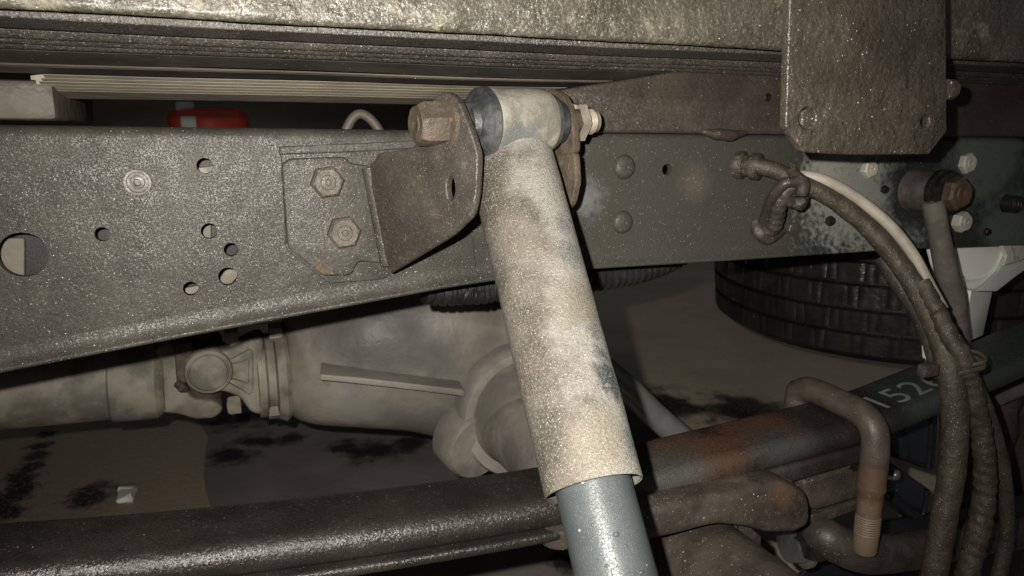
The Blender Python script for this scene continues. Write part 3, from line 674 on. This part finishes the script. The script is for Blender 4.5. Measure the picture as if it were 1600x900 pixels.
c = onY(873, 838, -.075); ob('centre_bolt', lathe(c, -Z_, [(-.012, .0145), (.0, .0145), (.003, .0135), (.0055, .009), (.0062, .004)], 28), 'cast_grime', RA)
bl = onY(1228, 765, sy+.010); ob('rust_pad', lathe(bl, Z_+V((0, -.5, 0)), [(-.003, .0115), (.002, .011), (.003, .009), (.0032, .003)], 24, fn=lambda j, t: 1+.09*math.sin(3*t)+.06*math.sin(7*t)), 'orange_rust', RA)

# ------------------------------------------------------------------ propeller shaft and joint
PS = thing('propeller_shaft', 'dusty propeller shaft and universal joint seen below the rail at left', 'propeller shaft', onY(100, 645, .45))
def sx_(px, py, Y=.45): return onY(px, py, Y)
J = onY(326, 578, .40); jz = onY(326, 578, .45).z; pz = onY(200, 590, .45).z
S0, S1 = V((-.62, .45, pz+.012)), V((onY(247, 590, .43).x, .45, jz-.006))
shd = (S1-S0).normalized()
Ls = (S1-S0).length; col0 = Ls-.052
ob('shaft_tube', lathe(S0, shd, [(0, .0435), (col0-.002, .0435), (col0, .0465), (col0+.002, .047), (Ls-.003, .0475), (Ls, .045), (Ls+.006, .04)], 56), 'drive_grime', PS)
def yk(px, Y, th, m, name, r=.006, bevel=.002): ob(name, plate(px, (0, Y, 0), OUT, th, bevel=bevel, r=r), m, PS)
yk([(240, 550), (262, 536), (285, 540), (292, 570), (282, 600), (300, 622), (340, 628), (350, 640), (336, 654), (305, 656), (280, 648), (248, 645)], .425, .05, 'drive_grime', 'yoke', .006, .004)
yk([(272, 538), (296, 534), (302, 545), (290, 570), (292, 600), (276, 600)], .405, .03, 'rusty_iron', 'yoke_ear', .004, .002)
yk([(284, 580), (290, 560), (310, 552), (350, 548), (375, 540), (395, 528), (412, 528), (412, 650), (392, 646), (376, 622), (350, 612), (318, 612), (295, 606)], .402, .045, 'drive_grime', 'flange_yoke', .008, .005)
c = onY(326, 580, .399); r = 33*mpp(c)
ob('bearing_cap', lathe(c, OUT, [(-.02, r*1.08), (.003, r*1.08), (.005, r*1.02), (.005, r*.92), (.002, r*.89), (.002, r*.84), (.0045, r*.80), (.005, r*.2)], 44), 'drive_grime', PS)
yk([(352, 566), (392, 545), (396, 552), (396, 612), (390, 618), (352, 596), (366, 592), (388, 600), (388, 562), (366, 570)], .398, .02, 'drive_grime', 'yoke_rib', .003, .002)
ob('trunnion', lathe((J.x-.006, .45, jz-.036), Z_, [(0, .018), (.012, .02), (.013, .024), (.08, .024), (.081, .02), (.10, .02)], 28), 'rusty_iron', PS)
ob('joint_flange', lathe((onY(400, 580, .44).x, .45, pf.z), X_, [(0, .054), (.001, .0575), (.010, .0575), (.011, .055), (.013, .052), (.026, .052)], 48), 'drive_grime', PS)
for x, y in ((372, 522), (376, 632), (420, 520), (420, 640), (380, 545)):
    c = onY(x, y, .42); ob('bolt', hexbolt(c, X_ if x > 400 else -X_, .0125, .015, .4), 'nut_dust', PS)
c = onY(282, 606, .385)
ob('seal_drip', tube([onY(276, 598, .392), onY(284, 605, .388), onY(290, 610, .388)], [.004, .006, .003], 8, 4, .002, 300), 'rusty_iron', PS)

# ------------------------------------------------------------------ conduit behind the rail, silver tube, cable loop
CN = [(664, 452), (690, 455), (730, 452), (800, 444), (900, 433), (960, 426), (1010, 418), (1055, 404), (1090, 380)]
ob('conduit', tube([onY(x, y, .075) for x, y in CN], [.012, .012, .0125, .0135, .0145, .0145, .0125, .010, .009], 22, 26, fn=lambda s, th: 1+.075*(1 if math.sin(s*2*math.pi/.0072) > -.25 else -1)), 'conduit_black', label='black corrugated conduit running just below the rail behind the shock absorber', cat='conduit', angle=35)
ob('split_conduit_end', tube([onY(x, y, .068) for x, y in ((712, 455), (728, 460), (750, 461), (768, 457))], [.006, .0075, .0075, .006], 16, 20, .001, 300, fn=lambda s, th: 1+.12*(1 if math.sin(s*2*math.pi/.0062) > -.2 else -1)), 'conduit_black', label='short split piece of black conduit hanging under the long conduit', cat='conduit')
ob('silver_pipe', tube([onY(x, y, .22) for x, y in ((940, 575), (985, 612), (1020, 646), (1070, 690), (1120, 740))], .0165, 20, 6), 'silver_tube', label='silver pipe slanting down behind the leaf spring beside the shock absorber', cat='pipe')
ob('cable_loop', tube([onY(x, y, .14) for x, y in ((540, 204), (550, 186), (562, 178), (576, 184), (590, 200), (604, 225))], .0042, 10, 6), 'cream_cable', label='pale cable loop showing above the rail beside the bolt head', cat='cable')
# red drum far behind, seen through the gap above the rail
RY = 2.45
a, b = onY(262, 190, RY), onY(388, 190, RY); rr = (b.x-a.x)/2; rx = (a.x+b.x)/2
zt_ = onY(320, 168, RY-rr).z; zb_ = -.24
CB = thing('dark_cabinet', 'dark cabinet carrying the red drum in the gap above the rail', 'cabinet', (rx, RY, FZ))
ob('carcass', box((rx-.35, RY-.25, FZ), (rx+.35, RY+.25, zb_), .006), 'dark_web', CB)
ob('top', box((rx-.36, RY-.26, zb_), (rx+.36, RY+.26, zb_+.012), .003), 'dark_web', CB)
zb_ += .012
RD = thing('red_drum', 'red drum with white band glimpsed through the gap above the rail', 'drum', (rx, RY, zb_))
ob('drum_body', lathe((rx, RY, zb_), Z_, [(0, rr*.97), (.01, rr), (zt_-zb_-.03, rr), (zt_-zb_-.01, rr*.95), (zt_-zb_, rr*.8)], 44), 'red_paint', RD)
ob('band', box((rx-rr*.66, RY-rr-.006, zb_+.03), (rx-rr*.30, RY-rr*.7, zt_-.03), .004), 'white_paint', RD)
ob('cap', lathe((rx-rr*.55, RY-rr*.4, zt_-.01), Z_, [(0, .03), (.026, .03), (.03, .024)], 20), 'white_paint', RD)
FR = thing('chassis_rail', 'far chassis rail beyond the axle, seen only through the punched holes', 'chassis rail', (.2, .86, -.12))
ob('web', box((-1.2, .86, -.125), (2.2, .866, -.004), .002), 'diff_grime', FR)
pc = onZ(197, 776, FZ+.006); pv, pf_ = box((-.014, -.022, -.006), (.014, .022, .010), .004, 3)
ob('paper_scrap', ([pc+q+V((.010*noise.noise(q*130+V((3, 1, 2))), .012*noise.noise(q*150), .008*noise.noise(q*140+V((7, 0, 0))))) for q in pv], pf_), 'white_paint', label='small crumpled pale scrap on the brown floor at lower left', cat='scrap', angle=25)

# ------------------------------------------------------------------ spare wheel lying flat behind the rail at right
def tyre(cx, cy, zc, R, W):
    half = W/2
    prof = [(-half, R*.62), (-half*1.02, R*.75), (-half*1.0, R*.87), (-half*.93, R*.945), (-half*.84, R*.975)]
    lanes = [(-.80, -.52), (-.44, -.16), (-.08, .22), (.30, .56), (.64, .80)]
    tag_ = [0]*len(prof)
    for a, b in lanes:
        prof += [(half*(a-.02), R*.965), (half*a, R*1.0-abs(a)*R*.012), (half*b, R-abs(b)*R*.012), (half*(b+.02), R*.965)]; tag_ += [0, 1, 1, 0]
    prof += [(half*.84, R*.975), (half*.93, R*.945), (half, R*.87), (half*1.02, R*.75), (half, R*.62)]; tag_ += [0]*5
    seg = 600
    def f(j, th):
        if not tag_[j]: return 1
        lane = (j-5)//4
        k = int(round((th/(2*math.pi))*seg)) + (0, 5, 2, 7, 3)[lane] + (4 if (j-5) % 4 == 2 else 0)*(1 if lane % 2 else -1)
        return .991 if k % 15 == 0 else (.997 if k % 15 == 8 and lane in (1, 2) else 1)
    return lathe((cx, cy, zc), Z_, prof, seg, fn=f, caps=False)
tcx, tcy = 1.26, .50
TY = thing('spare_wheel', 'large black tyre lying flat under the truck beyond the rail at right', 'wheel', (tcx, tcy, -.33))
ty = tyre(0, 0, 0, .375, .215)
TM = Matrix.Translation((tcx, tcy, -.24)) @ Matrix.Rotation(rad(-3), 4, 'Y')
ob('tyre', ([TM @ p for p in ty[0]], ty[1]), 'tyre_rubber', TY, angle=35)
ob('wheel_disc', ([TM @ p for p in lathe((0, 0, 0), Z_, [(-.06, .02), (-.06, .15), (-.02, .2), (-.09, .235), (.09, .235), (.0, .2), (-.03, .15)], 48)[0]], lathe((0, 0, 0), Z_, [(-.06, .02), (-.06, .15), (-.02, .2), (-.09, .235), (.09, .235), (.0, .2), (-.03, .15)], 48)[1]), 'black_plastic', TY)

# ------------------------------------------------------------------ white bracket
YW = .022
WB = thing('white_bracket', 'white painted pressed bracket with chipped edges below the rail at right', 'bracket', onY(1520, 530, YW))
ob('sheet', plate([(1452, 391), (1475, 480), (1466, 468), (1500, 520), (1512, 533), (1532, 520), (1551, 453), (1590, 430), (1640, 385), (1640, 360), (1452, 372)], (0, YW, 0), OUT, .004, bevel=.0008, r=.003), 'white_paint', WB)
def arc(pts, Y): return [onY(x, y, Y) for x, y in pts]
ob('dish_rim', tube(arc([(1480, 425), (1496, 440), (1520, 445), (1545, 436), (1562, 418), (1570, 397), (1572, 380)], YW-.001), [.002, .005, .006, .006, .006, .006, .005], 12, 8), 'white_paint', WB)
ob('side_flange', plate([(1528, 455), (1560, 424), (1576, 392), (1640, 372), (1640, 395), (1590, 430), (1558, 455)], onY(1580, 420, YW-.012), V((.25, -1, .25)), .004, bevel=.0008, r=.002), 'white_paint', WB)
ob('chipped_corner', plate([(1566, 383), (1604, 378), (1640, 374), (1640, 398), (1600, 405), (1568, 416), (1574, 400)], onY(1590, 392, YW-.016), V((.2, -1, .1)), .004, r=.003), 'white_chipped', WB)
ob('leg', plate([(1518, 454), (1551, 454), (1536, 524), (1512, 535), (1508, 510)], onY(1530, 490, YW-.012), V((.35, -1, 0)), .025, bevel=.001, r=.001), 'white_paint', WB)
ob('tip', plate([(1445, 540), (1452, 545), (1458, 570), (1446, 560)], (0, -.01, 0), OUT, .004, r=.001), 'white_paint', WB)

# ------------------------------------------------------------------ pivot boss on the rail and its link rod
bc = onY(1427, 297, 0); rb = 31*mpp(bc)
PB = thing('pivot_boss', 'brown cylindrical pivot boss with rusty bolt head on the rail at right', 'pivot', bc)
ob('boss', lathe(bc, OUT, [(-.0002, rb*1.05), (.002, rb), (.026, rb*.98), (.028, rb*.94)], 40), 'boss_brown', PB)
ob('collar', lathe(bc+OUT*.028, OUT, [(0, rb*.9), (.001, rb*1.1), (.006, rb*1.12), (.0075, rb*.95), (.009, rb*.95), (.010, rb*1.02), (.013, rb*1.0), (.0145, rb*.85)], 40), 'wet_grease', PB)
ob('bolt_head', hexbolt(bc+OUT*.042, OUT, rb*.80, .010, .35), 'orange_rust', PB)
LR = thing('link_rod', 'grey brown rod hanging from the pivot boss down to the spring', 'rod', onY(1500, 530, -.03))
def Pd(L_): return [onY(x, y, Y) for x, y, Y in L_]
ob('rod', tube(Pd([(1457, 312, -.034), (1466, 360, -.034), (1478, 420, -.034), (1490, 475, -.034), (1503, 535, -.034)]), [.0100, .0095, .0105, .0112, .0080], 20, 8), 'link_rod', LR)
ob('sleeve', tube(Pd([(1481, 432, -.034), (1487, 462, -.034), (1491, 484, -.034)]), [.0112, .0122, .0114], 20, 6), 'link_rod', LR)

# ------------------------------------------------------------------ hoses
H1 = [(1158, 258, -.004), (1182, 258, -.016), (1215, 268, -.026), (1250, 285, -.034), (1295, 308, -.045), (1345, 345, -.058), (1392, 395, -.074), (1432, 452, -.09), (1462, 510, -.108), (1483, 575, -.124), (1492, 650, -.13), (1488, 730, -.132), (1474, 815, -.132), (1457, 910, -.132), (1445, 980, -.132)]
ob('brake_hose', tube(Pd(H1), [.0060, .0068, .0070, .0074, .0076, .0080, .0084, .0090, .0096, .0102, .0104, .0104, .0104, .0104, .0104], 22, 12, .0007, 120), 'hose_mud', label='thick muddy hose from the rail fitting, leftmost of the hanging hoses', cat='hose', group='hoses hanging in front of the spring')
HS = thing('hose_fitting', 'muddy clamp and elbow fitting on the rail where the hoses start', 'fitting', onY(1200, 375, 0))
ob('union', lathe(onY(1156, 258, 0), (onY(1200, 262, -.02)-onY(1156, 258, 0)), [(-.003, .012), (.004, .012), (.0045, .0095), (.010, .0095), (.0105, .0115), (.017, .0115), (.018, .0100)], 24), 'fitting_mud', HS)
ob('elbow', tube(Pd([(1252, 290, -.040), (1232, 296, -.036), (1218, 316, -.030), (1214, 338, -.022), (1206, 356, -.012), (1190, 358, -.001)]), [.0055, .006, .0062, .0066, .0074, .008], 16, 12, .0006, 200, fn=lambda s, th: 1+.06*math.sin(s*900)), 'fitting_mud', HS)
ob('elbow_boss', tube(Pd([(1180, 345, -.002), (1186, 362, -.006), (1200, 372, -.006), (1222, 360, -.002)]), [.004, .0062, .0060, .004], 14, 8, .0012, 220), 'fitting_mud', HS)
ob('thin_pipe', tube(Pd([(1246, 283, -.048), (1224, 288, -.044), (1206, 310, -.03), (1198, 332, -.018), (1192, 348, -.008)]), .0045, 12, 8), 'hose_rubber', HS)
for a, b in (((1238, 268, -.036), (1252, 306, -.05)), ((1226, 312, -.03), (1256, 322, -.05))):
    P_, Q_ = Pd([a, b]); d_ = (Q_-P_)
    ob('clamp', tube([P_, P_+d_*.5+V((0, -.006, 0)), Q_], [.0045, .006, .0045], 10, 6, .001, 260), 'fitting_mud', HS)
ob('clamp_block', box(onY(1232, 318, -.030)-V((.004, .006, .002)), onY(1256, 300, -.030)+V((.002, .006, .004)), .003), 'fitting_mud', HS)
H2 = [(1225, 290, -.036), (1255, 291, -.046), (1290, 302, -.056), (1335, 330, -.066), (1380, 368, -.080), (1415, 412, -.092), (1442, 462, -.104), (1462, 498, -.114)]
ob('cream_cable', tube(Pd([(x+11, y-15, Y+.010) for x, y, Y in H2]), .0048, 16, 10), 'cream_cable', label='cream coloured cable running along the thick muddy hose', cat='cable')
H3 = [(1388, 400, -.052), (1412, 440, -.068), (1440, 480, -.086), (1462, 530, -.104), (1480, 585, -.115)]
ob('brake_hose', tube(Pd([(x-6, y+2, Y) for x, y, Y in H3]), .0085, 16, 8, .0006, 150), 'hose_rubber', label='dark hose tucked below the thick muddy hose', cat='hose', group='hoses hanging in front of the spring')
H4 = [(1440, 440, -.094), (1462, 482, -.108), (1482, 522, -.122), (1505, 562, -.132), (1519, 610, -.134), (1532, 670, -.134), (1539, 730, -.134), (1536, 790, -.134), (1524, 850, -.134), (1508, 910, -.134), (1497, 980, -.134)]
ob('brake_hose', tube(Pd(H4), [.0065, .0072, .0075, .0078, .0078, .0082, .0088, .0094, .0094, .0094, .0094], 20, 16, .0011, 160, fn=lambda s, th: 1+.045*math.sin(s*640+th)), 'hose_mud', label='muddy hose wrapped in spiral tape, middle of the hanging hoses', cat='hose', group='hoses hanging in front of the spring')
H5 = [(1508, 575, -.128), (1534, 620, -.126), (1553, 672, -.124), (1567, 730, -.124), (1573, 790, -.124), (1571, 850, -.124), (1556, 915, -.124), (1540, 980, -.124)]
ob('brake_hose', tube(Pd(H5), [.005, .0054, .0056, .0058, .0062, .0064, .0066, .0066], 16, 8, .0006, 170), 'hose_mud', label='thin muddy hose, rightmost of the hanging hoses', cat='hose', group='hoses hanging in front of the spring')
ZT = thing('cable_tie', 'cable tie binding the hanging hoses above the painted number', 'cable tie', onY(1485, 590, -.14))
ca, cb = onY(1484, 574, -.124), onY(1508, 568, -.131)
lp = []
for k in range(41):
    t = 2*math.pi*k/40; m_ = (ca+cb)/2; e_ = (cb-ca); 
    lp.append(m_+e_*(.5+.0105/e_.length)*math.cos(t)+V((0, 1, .12)).normalized()*.0125*math.sin(t)+Z_*(.001*math.sin(3*t)))
ob('strap', tube(lp, .0022, 8, 1, smooth=False), 'hose_rubber', ZT)
ob('strap', tube([p+Z_*.0045+V((.0008, 0, 0)) for p in lp], .0018, 8, 1, smooth=False), 'hose_mud', ZT)
c = onY(1450, 578, -.128); ob('lock', box(c-V((.008, .004, .005)), c+V((.008, .004, .005)), .0015), 'fitting_mud', ZT)

# ------------------------------------------------------------------ lower right: bent pipe, clamp ring, black tank, mud flap
BP = thing('bent_pipe', 'thick bent brown pipe with wet shine under the U-bolt end', 'pipe', onY(1350, 890, -.075))
bp = [(1262, 838, -.050), (1285, 836, -.072), (1312, 852, -.082), (1355, 866, -.086), (1410, 862, -.084), (1470, 850, -.078), (1540, 838, -.07), (1640, 825, -.06)]
ob('pipe', tube(Pd(bp), [.0155, .0165, .017, .0172, .0172, .0172, .017, .017], 28, 10, .0004, 60), 'u_bolt_steel' if False else 'hose_rubber', BP)
ob('grease_lump', tube(Pd([(1262, 815, -.05), (1275, 838, -.064), (1270, 862, -.06)]), [.012, .019, .012], 18, 8, .0025, 140), 'wet_grease', BP)
c0 = onY(1258, 842, -.045); ob('clamp_ring', lathe(c0, V((-1, .25, .05)), [(0, .021), (0, .026), (.004, .0265), (.005, .024), (.0055, .0205)], 40, caps=False), 'bright_steel', BP)
ob('sleeve', lathe(c0+V((-.006, .0015, 0)), V((-1, .25, .05)), [(0, .0215), (.012, .0205), (.013, .016)], 36), 'bright_steel', BP)
BT = thing('black_guard', 'glossy black folded guard behind the U-bolt leg', 'guard', onY(1430, 800, .0))
ob('panel', plate([(1385, 640), (1470, 620), (1462, 735), (1395, 712)], onY(1430, 690, .03), V((-.1, -1, .3)), .02, bevel=.004, r=.004), 'black_plastic', BT)
ob('panel', plate([(1392, 720), (1452, 762), (1448, 812), (1440, 812), (1385, 770)], onY(1425, 770, .02), V((.2, -1, .5)), .02, bevel=.004, r=.004), 'black_plastic', BT)
ob('edge', tube(Pd([(1456, 650, .012), (1453, 700, .010), (1450, 735, .008)]), .0028, 10, 4), 'black_plastic', BT)
ob('edge', tube(Pd([(1448, 765, .0), (1446, 790, .0), (1436, 806, .0), (1395, 778, .0)]), .003, 10, 6), 'black_plastic', BT)
c = onY(1399, 742, -.035); ob('bolt', lathe(c, V((.3, -1, .3)), [(-.012, .0055), (0, .0055), (.003, .0045), (.0042, .002)], 18), 'bright_steel', BT)
ob('frame_panel', plate([(1270, 880), (1290, 830), (1480, 800), (1660, 760), (1660, 960), (1200, 960)], (0, .02, 0), OUT, .006, bevel=.001, r=.004), 'black_plastic', BT)
c = onY(1375, 935, -.03); ob('drain_pipe', lathe(c, OUT, [(0, .034), (.03, .034), (.031, .0335), (.031, .031), (.005, .030)], 40, caps=False), 'black_plastic', BT)
MF = thing('mud_flap', 'dark brown cloth-like flap behind the hoses at the right edge', 'mud flap', onY(1600, 860, .03))
nx, nz = 26, 20; vs = []; fs = []
for i in range(nx):
    for j in range(nz):
        p = onY(1485+200*i/(nx-1), 590+330*j/(nz-1), .03); vs.append(p+V((0, .012*math.sin(i*.9+j*.25)+.008*noise.noise(p*30), 0)))
for i in range(nx-1):
    for j in range(nz-1): a = i*nz+j; fs.append((a, a+1, a+1+nz, a+nz))
fo = ob('flap', (vs, fs), 'dark_curtain', MF); so = fo.modifiers.new('s', 'SOLIDIFY'); so.thickness = .003
ob('hem', tube(Pd([(1560, 620, .012), (1600, 604, .010), (1660, 585, .01)]), .010, 12, 6), 'link_rod', MF)
